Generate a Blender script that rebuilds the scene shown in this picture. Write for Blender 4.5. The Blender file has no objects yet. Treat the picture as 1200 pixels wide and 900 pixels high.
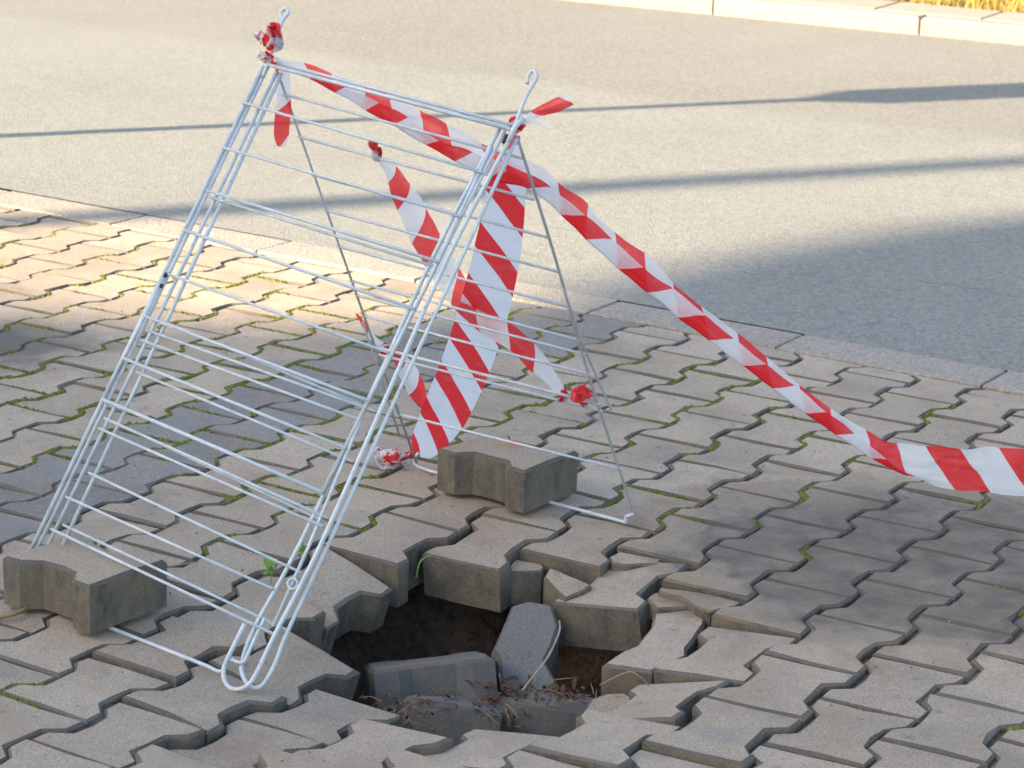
import bpy, bmesh, math, random
from mathutils import Vector, Matrix, noise, Quaternion
R_ = math.radians
random.seed(7)
scene = bpy.context.scene
col = scene.collection

# ------------------------------------------------------------------ camera
FPX = 2866.5
CAM = Vector((1.65772, -4.07540, 1.43401))
RX = Vector((0.855786927, 0.516186781, 0.034350287))
RY = Vector((0.169970905, -0.217839445, -0.961070168))   # image down
RZ = Vector((-0.488608868, 0.828309835, -0.274160884))   # forward
cd = bpy.data.cameras.new('camera'); cam = bpy.data.objects.new('camera', cd); col.objects.link(cam)
M = Matrix.Identity(4)
for i in range(3):
    M[i][0] = RX[i]; M[i][1] = -RY[i]; M[i][2] = -RZ[i]; M[i][3] = CAM[i]
cam.matrix_world = M
cd.sensor_width = 36.0; cd.lens = FPX / 1200 * 36
cd.clip_start = 0.05; cd.clip_end = 500
cd.dof.use_dof = True; cd.dof.focus_distance = 4.1; cd.dof.aperture_fstop = 13
scene.camera = cam

# ------------------------------------------------------------------ sky, sun, exposure
SUN_EL = R_(25)
SH = Vector((0.553, 0.833, 0)).normalized()            # where shadows point on the ground
SN = Vector((-SH.y, SH.x, 0))                            # sideways axis, to the left along the shadows
world = bpy.data.worlds.new('World'); scene.world = world; world.use_nodes = True
wn = world.node_tree.nodes; wl = world.node_tree.links
sky = wn.new('ShaderNodeTexSky'); sky.sky_type = 'NISHITA'; sky.sun_disc = False
sky.sun_elevation = SUN_EL; sky.sun_rotation = math.atan2(-SH.x, -SH.y)
sky.air_density = 1.0; sky.dust_density = 2.5; sky.ozone_density = 0.6
bg = wn['Background']; wl.new(sky.outputs[0], bg.inputs[0]); bg.inputs[1].default_value = 0.12
sd = bpy.data.lights.new('sun', 'SUN'); sun = bpy.data.objects.new('sun', sd); col.objects.link(sun)
sd.energy = 5.0; sd.angle = R_(0.6); sd.color = (1.0, 0.815, 0.575)
sdir = (-SH * math.cos(SUN_EL) + Vector((0, 0, math.sin(SUN_EL))))
sun.rotation_euler = sdir.to_track_quat('Z', 'Y').to_euler(); sun.location = (-6, -9, 9)
scene.view_settings.view_transform = 'Standard'; scene.view_settings.look = 'None'
scene.view_settings.gamma = 1.0; scene.view_settings.exposure = 1.93
scene.render.engine = 'CYCLES'
scene.render.resolution_x = 1024; scene.render.resolution_y = 768

# ------------------------------------------------------------------ pixel helpers (pixels of the 1200x900 photograph)
def ray(x, y): return (RX * ((x - 600) / FPX) + RY * ((y - 450) / FPX) + RZ).normalized()
def gz(x, y, z=0.0):
    d = ray(x, y); return CAM + d * ((z - CAM.z) / d.z)
def gy(x, y, Y):
    d = ray(x, y); return CAM + d * ((Y - CAM.y) / d.y)
def gpl(x, y, o, n):
    d = ray(x, y); return CAM + d * ((o - CAM).dot(n) / d.dot(n))

# ------------------------------------------------------------------ object helpers
def link(name, me, mats=(), parent=None, smooth=False):
    o = bpy.data.objects.new(name, me); col.objects.link(o)
    for m in (mats if isinstance(mats, (list, tuple)) else [mats]):
        if m is not None and m.name not in [x.name for x in me.materials if x]: me.materials.append(m)
    if parent: o.parent = parent
    if smooth:
        for p in me.polygons: p.use_smooth = True
    return o
def mesh(name, vs, fs):
    me = bpy.data.meshes.new(name); me.from_pydata([tuple(v) for v in vs], [], fs); me.update(); return me
def empty(name, loc=(0, 0, 0)):
    o = bpy.data.objects.new(name, None); col.objects.link(o); o.location = loc; o.empty_display_size = .1; return o
def tag(o, label=None, cat=None, group=None, kind=None):
    if label: o['label'] = label
    if cat: o['category'] = cat
    if group: o['group'] = group
    if kind: o['kind'] = kind
    return o

def tube_data(pts, r, n=8, caps=True, vs=None, fs=None):
    vs = [] if vs is None else vs; fs = [] if fs is None else fs
    pts = [Vector(p) for p in pts]; base = len(vs); N = len(pts)
    rr = r if isinstance(r, (list, tuple)) else [r] * N
    t0 = (pts[1] - pts[0]).normalized()
    a = Vector((0, 0, 1)) if abs(t0.z) < .9 else Vector((1, 0, 0))
    nrm = (a - t0 * a.dot(t0)).normalized()
    for i in range(N):
        t = ((pts[min(i + 1, N - 1)] - pts[i]).normalized() + (pts[i] - pts[max(i - 1, 0)]).normalized())
        t = t.normalized() if t.length > 1e-6 else t0
        nrm = (nrm - t * nrm.dot(t)).normalized(); b = t.cross(nrm)
        for k in range(n):
            an = 2 * math.pi * k / n
            vs.append(pts[i] + (nrm * math.cos(an) + b * math.sin(an)) * rr[i])
    for i in range(N - 1):
        for k in range(n):
            p = base + i * n; q = p + n
            fs.append((p + k, p + (k + 1) % n, q + (k + 1) % n, q + k))
    if caps:
        fs.append(tuple(base + k for k in reversed(range(n)))); fs.append(tuple(base + (N - 1) * n + k for k in range(n)))
    return vs, fs
def tube(name, pts, r, mat, parent=None, n=8):
    vs, fs = tube_data(pts, r, n); return link(name, mesh(name, vs, fs), mat, parent, smooth=True)
def smooth_path(pts, sub=6):
    pts = [Vector(p) for p in pts]; out = []
    for i in range(len(pts) - 1):
        p0 = pts[max(i - 1, 0)]; p1 = pts[i]; p2 = pts[i + 1]; p3 = pts[min(i + 2, len(pts) - 1)]
        for k in range(sub):
            t = k / sub
            out.append(.5 * ((2 * p1) + (p2 - p0) * t + (2 * p0 - 5 * p1 + 4 * p2 - p3) * t * t + (3 * p1 - p0 - 3 * p2 + p3) * t ** 3))
    out.append(pts[-1]); return out
def box_data(x0, x1, y0, y1, z0, z1, bev=0.0):
    vs = [(x0, y0, z0), (x1, y0, z0), (x1, y1, z0), (x0, y1, z0),
          (x0, y0, z1 - bev), (x1, y0, z1 - bev), (x1, y1, z1 - bev), (x0, y1, z1 - bev)]
    fs = [(3, 2, 1, 0), (0, 1, 5, 4), (1, 2, 6, 5), (2, 3, 7, 6), (3, 0, 4, 7)]
    if bev:
        vs += [(x0 + bev, y0 + bev, z1), (x1 - bev, y0 + bev, z1), (x1 - bev, y1 - bev, z1), (x0 + bev, y1 - bev, z1)]
        fs += [(4, 5, 9, 8), (5, 6, 10, 9), (6, 7, 11, 10), (7, 4, 8, 11), (8, 9, 10, 11)]
    else: fs.append((4, 5, 6, 7))
    return vs, fs

# ------------------------------------------------------------------ materials
class NT:
    def __init__(s, name):
        s.m = bpy.data.materials.new(name); s.m.use_nodes = True
        s.t = s.m.node_tree; s.n = s.t.nodes; s.l = s.t.links
        s.p = s.n['Principled BSDF']; s.out = s.n['Material Output']
        s.p.inputs['Specular IOR Level'].default_value = 0.3
    def node(s, typ, **kw):
        nd = s.n.new(typ)
        for k, v in kw.items():
            if k.startswith('_'): setattr(nd, k[1:], v)
            else: s.set(nd.inputs[k.replace('__', ' ')], v)
        return nd
    def set(s, sock, v):
        if hasattr(v, 'links') or isinstance(v, bpy.types.NodeSocket): s.l.new(v, sock)
        else: sock.default_value = v
    def noise(s, vec, scale, detail=4, rough=.55, dist=0):
        return s.node('ShaderNodeTexNoise', Vector=vec, Scale=scale, Detail=detail, Roughness=rough, Distortion=dist).outputs[0]
    def ramp(s, fac, stops, interp='LINEAR'):
        r = s.node('ShaderNodeValToRGB', Fac=fac); e = r.color_ramp.elements; r.color_ramp.interpolation = interp
        while len(e) < len(stops): e.new(.5)
        for el, (p, c) in zip(e, stops):
            el.position = p; el.color = (c, c, c, 1) if not isinstance(c, (tuple, list)) else (*c, 1)
        return r.outputs[0]
    def mix(s, a, b, fac, blend='MIX'):
        nd = s.n.new('ShaderNodeMix'); nd.data_type = 'RGBA'; nd.blend_type = blend
        s.set(nd.inputs[0], fac)
        for sock, v in ((nd.inputs[6], a), (nd.inputs[7], b)):
            if isinstance(v, (tuple, list)): sock.default_value = (*v, 1) if len(v) == 3 else v
            else: s.set(sock, v)
        return nd.outputs[2]
    def math(s, op, a, b=0.0, clamp=False):
        nd = s.n.new('ShaderNodeMath'); nd.operation = op; nd.use_clamp = clamp
        s.set(nd.inputs[0], a); s.set(nd.inputs[1], b); return nd.outputs[0]
    def bump(s, h, strength, dist=.002, normal=None):
        nd = s.node('ShaderNodeBump', Height=h, Strength=strength, Distance=dist)
        if normal is not None: s.l.new(normal, nd.inputs['Normal'])
        return nd.outputs[0]
    def pos(s): return s.node('ShaderNodeNewGeometry').outputs['Position']
    def obj(s): return s.node('ShaderNodeTexCoord').outputs['Object']
    def rnd(s): return s.node('ShaderNodeObjectInfo').outputs['Random']

def concrete(name, dark=False, stain_and_patch=True, edge=False, rust=False, cool=False):
    t = NT(name); P = t.pos(); O = t.obj(); rnd = t.rnd()
    off = t.node('ShaderNodeVectorMath', _operation='ADD')
    t.l.new(O, off.inputs[0])
    cmb = t.node('ShaderNodeCombineXYZ', X=t.math('MULTIPLY', rnd, 37.0), Y=t.math('MULTIPLY', rnd, 91.0), Z=t.math('MULTIPLY', rnd, 13.0))
    t.l.new(cmb.outputs[0], off.inputs[1]); V = off.outputs[0]
    if dark: c0, c1 = (.165, .152, .135), (.255, .236, .208)
    else: c0, c1 = (.290, .228, .160), (.490, .395, .290)
    if cool: c0, c1 = (.120, .120, .113), (.205, .204, .192)
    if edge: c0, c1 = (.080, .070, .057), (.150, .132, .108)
    tone = t.ramp(rnd, [(0, .20), (1, .80)])
    basec = t.mix(c0, c1, t.math('ADD', t.math('MULTIPLY', tone, .78), t.math('MULTIPLY', t.noise(V, 14, 5, .6), .40), True))
    # cement / aggregate speckle
    sp = t.noise(V, 420, 2, .7)
    basec = t.mix(basec, (.09, .085, .08), t.math('MULTIPLY', t.ramp(sp, [(.52, 0), (.64, 1)]), .75))
    sp2 = t.noise(V, 330, 2, .6)
    basec = t.mix(basec, (.55, .52, .47), t.math('MULTIPLY', t.ramp(sp2, [(.57, 0), (.68, 1)]), .15 if edge else (.22 if cool else .60)))
    # tiny dark pits
    vor = t.node('ShaderNodeTexVoronoi', Vector=V, Scale=95.0)
    pit = t.ramp(vor.outputs['Distance'], [(.06, 1), (.13, 0)])
    basec = t.mix(basec, (.05, .047, .043), t.math('MULTIPLY', pit, t.ramp(t.noise(V, 40, 2), [(.5, 0), (.6, .8)])))
    # brownish and bluish wear films
    film = t.noise(P, 5.5, 4, .6)
    basec = t.mix(basec, (.25, .17, .10), t.math('MULTIPLY', t.ramp(film, [(.48, 0), (.68, 1)]), .32))
    film2 = t.noise(V, 9, 3, .6)
    basec = t.mix(basec, (.17, .18, .19), t.math('MULTIPLY', t.ramp(film2, [(.55, 0), (.75, 1)]), .45))
    dirt = t.noise(P, 2.6, 6, .68, .4)
    basec = t.mix(basec, (.13, .112, .090), t.math('MULTIPLY', t.ramp(dirt, [(.50, 0), (.70, 1)]), .40))
    spots = t.node('ShaderNodeTexVoronoi', Vector=V, Scale=17.0)
    basec = t.mix(basec, (.10, .088, .072), t.math('MULTIPLY', t.ramp(t.math('ADD', spots.outputs['Distance'], t.math('MULTIPLY', t.noise(V, 60, 3), .25)), [(.17, 1), (.28, 0)]), .40))
    if stain_and_patch:
        # damp oily stain on the right of the paving (own irregular outline, brown rim)
        sub = t.node('ShaderNodeVectorMath', _operation='SUBTRACT'); t.l.new(P, sub.inputs[0]); sub.inputs[1].default_value = tuple(gz(1095, 655))
        rot = t.node('ShaderNodeVectorRotate', Vector=sub.outputs[0], Angle=R_(-31)); rot.rotation_type = 'Z_AXIS'
        sc = t.node('ShaderNodeVectorMath', _operation='MULTIPLY'); t.l.new(rot.outputs[0], sc.inputs[0]); sc.inputs[1].default_value = (1.15, 1.35, 0)
        ln = t.node('ShaderNodeVectorMath', _operation='LENGTH'); t.l.new(sc.outputs[0], ln.inputs[0])
        dist = t.math('ADD', ln.outputs['Value'], t.math('MULTIPLY', t.math('SUBTRACT', t.noise(P, 6, 4, .6), .5), .75))
        rim = t.ramp(dist, [(.50, 0), (.58, 1), (.67, 0)])
        core = t.math('MULTIPLY', t.ramp(dist, [(.42, 1), (.60, 0)]), t.ramp(t.noise(P, 13, 4, .65), [(.30, .55), (.65, 1)]))
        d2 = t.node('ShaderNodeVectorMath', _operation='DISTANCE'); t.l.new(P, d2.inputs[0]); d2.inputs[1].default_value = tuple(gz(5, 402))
        patch2 = t.ramp(t.math('ADD', d2.outputs['Value'], t.math('MULTIPLY', t.math('SUBTRACT', t.noise(P, 9, 4, .6), .5), .3)), [(.10, 1), (.26, 0)])  # second, smaller dark patch near the left edge of the paving
        basec = t.mix(basec, (.085, .078, .070), t.math('MULTIPLY', patch2, .8))
        basec = t.mix(basec, (.24, .165, .095), t.math('MULTIPLY', rim, .55))
        basec = t.mix(basec, (.105, .088, .070), t.math('MULTIPLY', core, .92))
    if rust:
        dv = t.node('ShaderNodeVectorMath', _operation='DISTANCE'); t.l.new(O, dv.inputs[0]); dv.inputs[1].default_value = (-.045, -.015, 0)
        rm = t.ramp(t.math('ADD', dv.outputs['Value'], t.math('MULTIPLY', t.math('SUBTRACT', t.noise(O, 60, 4), .5), .06)), [(.008, 1), (.05, 0)])
        basec = t.mix(basec, (.42, .15, .03), t.math('MULTIPLY', rm, .8))
    # moss/soot on the sides: streaks
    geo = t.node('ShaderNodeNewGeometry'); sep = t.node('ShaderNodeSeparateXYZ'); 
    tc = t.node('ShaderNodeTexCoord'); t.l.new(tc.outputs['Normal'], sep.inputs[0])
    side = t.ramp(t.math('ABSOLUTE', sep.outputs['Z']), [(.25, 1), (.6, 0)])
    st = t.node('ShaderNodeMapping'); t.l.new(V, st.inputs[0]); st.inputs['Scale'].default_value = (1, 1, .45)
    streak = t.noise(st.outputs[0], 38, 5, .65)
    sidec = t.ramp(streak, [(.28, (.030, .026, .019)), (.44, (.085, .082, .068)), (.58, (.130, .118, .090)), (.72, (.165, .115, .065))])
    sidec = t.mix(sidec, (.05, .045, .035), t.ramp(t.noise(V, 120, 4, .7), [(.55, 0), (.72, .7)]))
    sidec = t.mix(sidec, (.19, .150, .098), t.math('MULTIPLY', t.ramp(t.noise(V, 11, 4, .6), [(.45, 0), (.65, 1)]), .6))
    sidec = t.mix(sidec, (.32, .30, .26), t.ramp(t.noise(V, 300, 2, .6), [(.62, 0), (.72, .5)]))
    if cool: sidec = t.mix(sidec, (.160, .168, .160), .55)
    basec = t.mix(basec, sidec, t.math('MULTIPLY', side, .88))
    t.set(t.p.inputs['Base Color'], basec); t.p.inputs['Roughness'].default_value = .82
    h = t.math('ADD', t.math('MULTIPLY', t.noise(V, 700, 2, .7), .5), t.math('MULTIPLY', t.noise(V, 90, 4, .6), .6))
    t.set(t.p.inputs['Normal'], t.bump(t.math('ADD', h, t.math('MULTIPLY', t.math('MULTIPLY', t.noise(V, 45, 5, .7), side), 2.2)), .85, .0024))
    return t.m
M_PAV = concrete('paver_concrete'); M_DARK = concrete('paver_anthracite', dark=True, stain_and_patch=False)
M_PEDGE = concrete('paver_worn_edge', edge=True); M_DEDGE = concrete('paver_anthracite_edge', dark=True, stain_and_patch=False, edge=True); M_COOL = concrete('paver_cool_grey', stain_and_patch=False, cool=True); M_RUST = concrete('paver_rust_stained', stain_and_patch=False, rust=True)

def mat_asphalt():
    t = NT('asphalt'); P = t.pos()
    sep = t.node('ShaderNodeSeparateXYZ'); t.l.new(P, sep.inputs[0])
    lane = t.math('ADD', t.math('ADD', sep.outputs['Y'], t.math('MULTIPLY', sep.outputs['X'], -.02)), t.math('MULTIPLY', t.noise(P, 1.3, 3), .16))
    f = t.ramp(t.math('MULTIPLY', lane, .1), [(.396, 0), (.412, 1)])
    base = t.mix((.208, .208, .183), (.172, .164, .138), f)
    big = t.noise(P, 1.6, 5, .6)
    base = t.mix(base, (.145, .140, .126), t.math('MULTIPLY', t.ramp(big, [(.45, 0), (.7, 1)]), .45))
    vor = t.node('ShaderNodeTexVoronoi', Vector=P, Scale=150.0); 
    base = t.mix(base, t.mix((.06, .062, .064), (.48, .46, .41), t.node('ShaderNodeSeparateColor', Color=vor.outputs['Color']).outputs[0]), .30)
    base = t.mix(base, (.05, .048, .045), t.ramp(t.noise(P, 260, 2, .7), [(.57, 0), (.72, .5)]))
    big2 = t.noise(P, .45, 5, .62)
    base = t.mix(base, (.245, .238, .206), t.math('MULTIPLY', t.ramp(big2, [(.45, 0), (.65, 1)]), .35))
    ck = t.node('ShaderNodeTexVoronoi', Vector=t.mix(P, t.node('ShaderNodeTexNoise', Vector=P, Scale=3.0).outputs['Color'], .12), Scale=.55, _feature='DISTANCE_TO_EDGE')
    base = t.mix(base, (.07, .068, .065), t.math('MULTIPLY', t.ramp(ck.outputs['Distance'], [(.0, 1), (.006, 0)]), t.ramp(t.noise(P, 1.1, 2), [(.62, 0), (.72, .25)])))
    # wear marks stretched along the road
    mp = t.node('ShaderNodeMapping'); t.l.new(P, mp.inputs[0]); mp.inputs['Scale'].default_value = (.5, 6, 1)
    base = t.mix(base, (.09, .085, .08), t.ramp(t.noise(mp.outputs[0], 3, 4, .6), [(.62, 0), (.75, .35)]))
    t.set(t.p.inputs['Base Color'], base); t.p.inputs['Roughness'].default_value = .85
    h = t.math('ADD', vor.outputs['Distance'], t.noise(P, 300, 3, .7))
    t.set(t.p.inputs['Normal'], t.bump(h, .6, .003))
    return t.m
M_ASPH = mat_asphalt()

def mat_kerb():
    t = NT('kerb_concrete'); P = t.pos(); rnd = t.rnd()
    base = t.mix((.27, .232, .182), (.40, .348, .280), t.math('ADD', t.math('MULTIPLY', t.noise(P, 9, 5, .65), .7), t.math('MULTIPLY', rnd, .3), True))
    vor = t.node('ShaderNodeTexVoronoi', Vector=P, Scale=170.0)
    base = t.mix(base, t.mix((.07, .068, .066), (.42, .39, .35), t.node('ShaderNodeSeparateColor', Color=vor.outputs['Color']).outputs[1]), .35)
    base = t.mix(base, (.06, .06, .045), t.ramp(t.noise(P, 45, 4, .7), [(.6, 0), (.75, .6)]))
    t.set(t.p.inputs['Base Color'], base); t.p.inputs['Roughness'].default_value = .85
    t.set(t.p.inputs['Normal'], t.bump(t.math('ADD', vor.outputs['Distance'], t.noise(P, 120, 4, .6)), .6, .003))
    return t.m
M_KERB = mat_kerb()

def simple(name, c0, c1, scale, rough=.85, bscale=200, bstr=.5, bdist=.002, obj=False):
    t = NT(name); P = t.obj() if obj else t.pos()
    base = t.mix(c0, c1, t.ramp(t.noise(P, scale, 5, .65), [(.3, 0), (.7, 1)]))
    t.set(t.p.inputs['Base Color'], base); t.p.inputs['Roughness'].default_value = rough
    t.set(t.p.inputs['Normal'], t.bump(t.noise(P, bscale, 4, .65), bstr, bdist)); return t.m
M_SAND = simple('joint_sand', (.045, .036, .026), (.125, .102, .074), 60, bscale=400, bdist=.003)
M_SOIL = simple('pit_soil', (.040, .029, .020), (.150, .104, .068), 55, bscale=160, bstr=1, bdist=.012)
M_MOSS = simple('moss_green', (.050, .065, .010), (.190, .205, .026), 45, bscale=500, bdist=.002)
M_GRIT = simple('grit_mixed', (.03, .028, .025), (.30, .28, .25), 25)
M_EARTH = simple('verge_earth', (.10, .07, .04), (.2, .15, .08), 8)
M_LEAFG = simple('leaf_green', (.10, .22, .03), (.20, .36, .06), 30, rough=.5)
M_STRAW = simple('dry_straw', (.20, .14, .07), (.38, .29, .16), 30)
M_ROOT = simple('pale_root', (.22, .19, .15), (.45, .42, .36), 60)
M_DRYGRASS = simple('dry_grass', (.24, .16, .035), (.46, .36, .10), 12, rough=.7)
def mat_litter():
    t = NT('dead_leaves'); r = t.node('ShaderNodeTexCoord').outputs['UV']
    c = t.ramp(t.noise(t.pos(), 110, 2, .5), [(.3, (.03, .018, .010)), (.44, (.12, .04, .016)), (.52, (.04, .03, .018)), (.62, (.18, .09, .036)), (.75, (.08, .085, .02))])
    t.set(t.p.inputs['Base Color'], c); t.p.inputs['Roughness'].default_value = .65; return t.m
M_LITTER = mat_litter()

def mat_wire(name, c, rough, chips=.0):
    t = NT(name); P = t.obj()
    base = t.mix(c, tuple(x * .78 for x in c), t.ramp(t.noise(P, 40, 4), [(.4, 0), (.75, 1)]))
    if chips: base = t.mix(base, (.10, .085, .07), t.ramp(t.noise(P, 130, 3, .6), [(.69, 0), (.73, chips)]))
    t.set(t.p.inputs['Base Color'], base); t.p.inputs['Roughness'].default_value = rough
    t.p.inputs['Specular IOR Level'].default_value = .5
    t.set(t.p.inputs['Normal'], t.bump(t.noise(P, 300, 3), .15, .001)); return t.m
M_WIRE = mat_wire('white_coated_wire', (.52, .59, .63), .35, .7)
M_WIREB = mat_wire('grey_bare_wire', (.40, .42, .43), .35, .5)

def mat_tape(period=.13, duty=.42, slope=.9, thin=.10):
    t = NT('barrier_tape_film'); uv = t.node('ShaderNodeTexCoord').outputs['UV']
    sep = t.node('ShaderNodeSeparateXYZ'); t.l.new(uv, sep.inputs[0])
    a = t.math('DIVIDE', t.math('ADD', sep.outputs['X'], t.math('MULTIPLY', sep.outputs['Y'], slope)), period)
    fr = t.math('FRACT', a)
    s = t.ramp(fr, [(0, 1), (duty, 1), (duty + .012, 0), (.988, 0)], 'LINEAR')
    red, white = (.90, .035, .045), (.84, .84, .86)
    c = t.mix(white, red, s)
    c = t.mix(c, (.45, .42, .38), t.math('MULTIPLY', t.ramp(t.noise(t.pos(), 30, 4, .6), [(.55, 0), (.8, 1)]), .25))
    t.set(t.p.inputs['Base Color'], c); t.p.inputs['Roughness'].default_value = .24
    t.p.inputs['Specular IOR Level'].default_value = .8
    mpn = t.node('ShaderNodeMapping'); t.l.new(uv, mpn.inputs[0]); mpn.inputs['Scale'].default_value = (9, 70, 1)
    t.set(t.p.inputs['Normal'], t.bump(t.math('ADD', t.noise(mpn.outputs[0], 1, 4, .6, .6), t.math('MULTIPLY', t.noise(t.pos(), 90, 3, .6), .4)), .6, .005))
    tr = t.node('ShaderNodeBsdfTranslucent', Color=c); mx = t.node('ShaderNodeMixShader')
    mx.inputs[0].default_value = .55; t.l.new(t.p.outputs[0], mx.inputs[1]); t.l.new(tr.outputs[0], mx.inputs[2])
    tp = t.node('ShaderNodeBsdfTransparent'); t.set(tp.inputs[0], t.mix((.95, .95, .95), (.95, .35, .38), s)); mx2 = t.node('ShaderNodeMixShader')
    mx2.inputs[0].default_value = thin; t.l.new(mx.outputs[0], mx2.inputs[1]); t.l.new(tp.outputs[0], mx2.inputs[2])
    t.l.new(mx2.outputs[0], t.out.inputs[0]); return t.m
M_TAPE = mat_tape(duty=.46, thin=.20); M_TAPE3 = mat_tape(.13, .72, .9, .10); M_TAPE4 = mat_tape(.13, .18, .9, .10); M_TAPE2 = mat_tape(.150, .44, -1.45, .03)

# ------------------------------------------------------------------ paving lattice
LU, LV = .2, .141
V0 = -.04                      # measured offset of the columns, in pitches
CY, CX, CH = .100, .0840, .0575  # half length, half flange, half waist
KERB_Y = lambda x: .872 - .022 * x
def cell_xy(v, u): return Vector(((v + V0) * LV, u * LU, 0))
HOLE_C = Vector((-.20, -1.10, 0))
def dep(x, y):
    r2 = (x - HOLE_C.x) ** 2 + (y - HOLE_C.y) ** 2
    return -.055 * math.exp(-r2 / .42 ** 2)

def ztop(x, y):
    d = dep(x, y); z = d
    k = max(0., min(1., (x + .62) / .18)); z = d * (.35 + .65 * k) if y > -1.25 else d
    if z < -.012: z = -.012 - (abs(z) - .012) * .3
    return z
def outline(seed, gap=.0037):
    rnd = random.Random(seed); g = gap
    a, b, c = CX - g, CY - g * .8, CH - g
    q = []
    half = [(a, b), (a, .060), (c + .001, .036), (c, 0), (c + .001, -.036), (a, -.060), (a, -b)]
    other = [(0, -b)] + [(-x, -y) for x, y in half] + [(0, b)]
    q = half + other
    return [(x + rnd.uniform(-.0013, .0013), y + rnd.uniform(-.0013, .0013)) for x, y in q]
def prism(poly, top=0.0, thick=.08, bev=.0036, seed=0, chip=.0):
    """closed block from a plan outline (clockwise or not), bevelled upper edge"""
    rnd = random.Random(seed); n = len(poly)
    area = sum(poly[i][0] * poly[(i + 1) % n][1] - poly[(i + 1) % n][0] * poly[i][1] for i in range(n))
    if area < 0: poly = poly[::-1]
    ins = []
    for i in range(n):
        p0, p1, p2 = Vector(poly[i - 1]), Vector(poly[i]), Vector(poly[(i + 1) % n])
        e1 = (p1 - p0).normalized(); e2 = (p2 - p1).normalized()
        n1 = Vector((-e1.y, e1.x)); n2 = Vector((-e2.y, e2.x)); m = (n1 + n2); m = m.normalized() if m.length > 1e-4 else n1
        k = bev / max(.45, m.dot(n1)); k *= 1 + (rnd.random() < chip) * rnd.uniform(.6, 1.6)
        ins.append(p1 + m * k)
    vs = [(x, y, top) for x, y in ins] + [(x, y, top - bev * rnd.uniform(.8, 1.3)) for x, y in poly] + [(x * .992, y * .992, top - thick) for x, y in poly]
    fs = [tuple(range(n)), tuple(reversed(range(2 * n, 3 * n)))]
    for i in range(n):
        j = (i + 1) % n
        fs.append((n + i, n + j, j, i)); fs.append((2 * n + i, 2 * n + j, n + j, n + i))
    return vs, fs
PV = [mesh('paver', *prism(outline(s), seed=s, chip=.25)) for s in range(12)]
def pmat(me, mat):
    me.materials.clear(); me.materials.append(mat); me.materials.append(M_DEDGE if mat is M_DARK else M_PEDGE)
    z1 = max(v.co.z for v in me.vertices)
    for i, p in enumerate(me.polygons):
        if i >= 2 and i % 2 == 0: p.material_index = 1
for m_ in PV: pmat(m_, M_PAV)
PVD = [m.copy() for m in PV[:4]]
for m_ in PVD: pmat(m_, M_DARK)

# sinking of the corners (rear-left, rear-right, front-left, front-right) of the paving round the hole, metres
SINK = {
 (-4, -4.5): (-.010, .050, .012, .058), (-4, -5.5): (.008, .025, .012, .040), (-3, -6): (.020, .072, .022, .055),
 (-3, -7): (.018, .043, .012, .022), (-2, -6.5): (.062, .072, .045, .045), (-2, -7.5): (.042, .040, .032, .028),
 (-1, -7): (.036, .024, .030, .016), (0, -6.5): (.060, .022, .034, .010), (1, -6): (.030, .010, .012, .006),
 (1, -5): (.064, .006, .050, .010), (1, -4): (.022, .006, .034, .014), (-1, -3): (.026, .000, .047, .028),
 (-3, -3): (.002, .0, .020, .014), (-2, -2.5): (.0, .0, .012, .010), (-4, -3.5): (.0, .004, .004, .010),
 (-1, -2): (.0, .0, .003, .004), (0, -2.5): (0, 0, .003, .004), (1, -3): (0, 0, .004, .002), (2, -4.5): (.004, .001, .008, .003), (2, -5.5): (.006, .002, .006, .002),
 (2, -3.5): (0, 0, .002, 0), (-4, -6.5): (.008, .016, .006, .010), (-5, -5): (.0, .006, .0, .010), (-5, -4): (0, .002, 0, .004),
}
SHIFT = {(1, -5): (-.018, -.004, 1.5), (-1, -3): (-.014, -.006, 1.0), (0, -6.5): (.006, -.004, 1), (-1, -7): (.012, -.006, -2), (-4, -4.5): (.006, -.008, 0), (-3, -3): (.006, -.004, -1)}
MISSING = {(-3, -4), (-3, -5), (-2, -4.5), (-2, -5.5), (-2, -3.5), (-1, -4), (-1, -5), (-1, -6), (0, -5.5), (0, -4.5), (0, -3.5)}
MISS_XY = [cell_xy(*c) for c in MISSING if c not in ((0, -4.5), (0, -3.5))]
def is_dark(v, u): return v in (-8, -9) or (v == -7 and u > 2.6)

def plane_matrix(c, sx, sy, z, dx=0, dy=0, yaw=0):
    n = Vector((-sx, -sy, 1)).normalized(); ya = Vector((-math.sin(yaw), math.cos(yaw), 0)); ya = (ya - n * ya.dot(n)).normalized(); xa = ya.cross(n)
    m = Matrix.Identity(4)
    for i in range(3): m[i][0] = xa[i]; m[i][1] = ya[i]; m[i][2] = n[i]
    m[0][3] = c.x + dx; m[1][3] = c.y + dy; m[2][3] = z; return m
def cell_matrix(v, u, rnd):
    c = cell_xy(v, u)
    if (v, u) in SINK:
        rl, rr, fl, fr = SINK[(v, u)]
        z = -(rl + rr + fl + fr) / 4; sx = -((rr + fr) - (rl + fl)) / 2 / .168; sy = -((rl + rr) - (fl + fr)) / 2 / .2
        dx, dy, yaw = SHIFT.get((v, u), (0, 0, 0)); return plane_matrix(c, sx, sy, z, dx, dy, R_(yaw))
    e = .02; z = ztop(c.x, c.y)
    sx = (ztop(c.x + e, c.y) - ztop(c.x - e, c.y)) / (2 * e); sy = (ztop(c.x, c.y + e) - ztop(c.x, c.y - e)) / (2 * e)
    return plane_matrix(c, sx * .9 + rnd.gauss(0, .0030), sy * .9 + rnd.gauss(0, .0030), z + rnd.gauss(0, .0009), rnd.gauss(0, .0008), rnd.gauss(0, .0008), R_(rnd.gauss(0, .35)))

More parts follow.
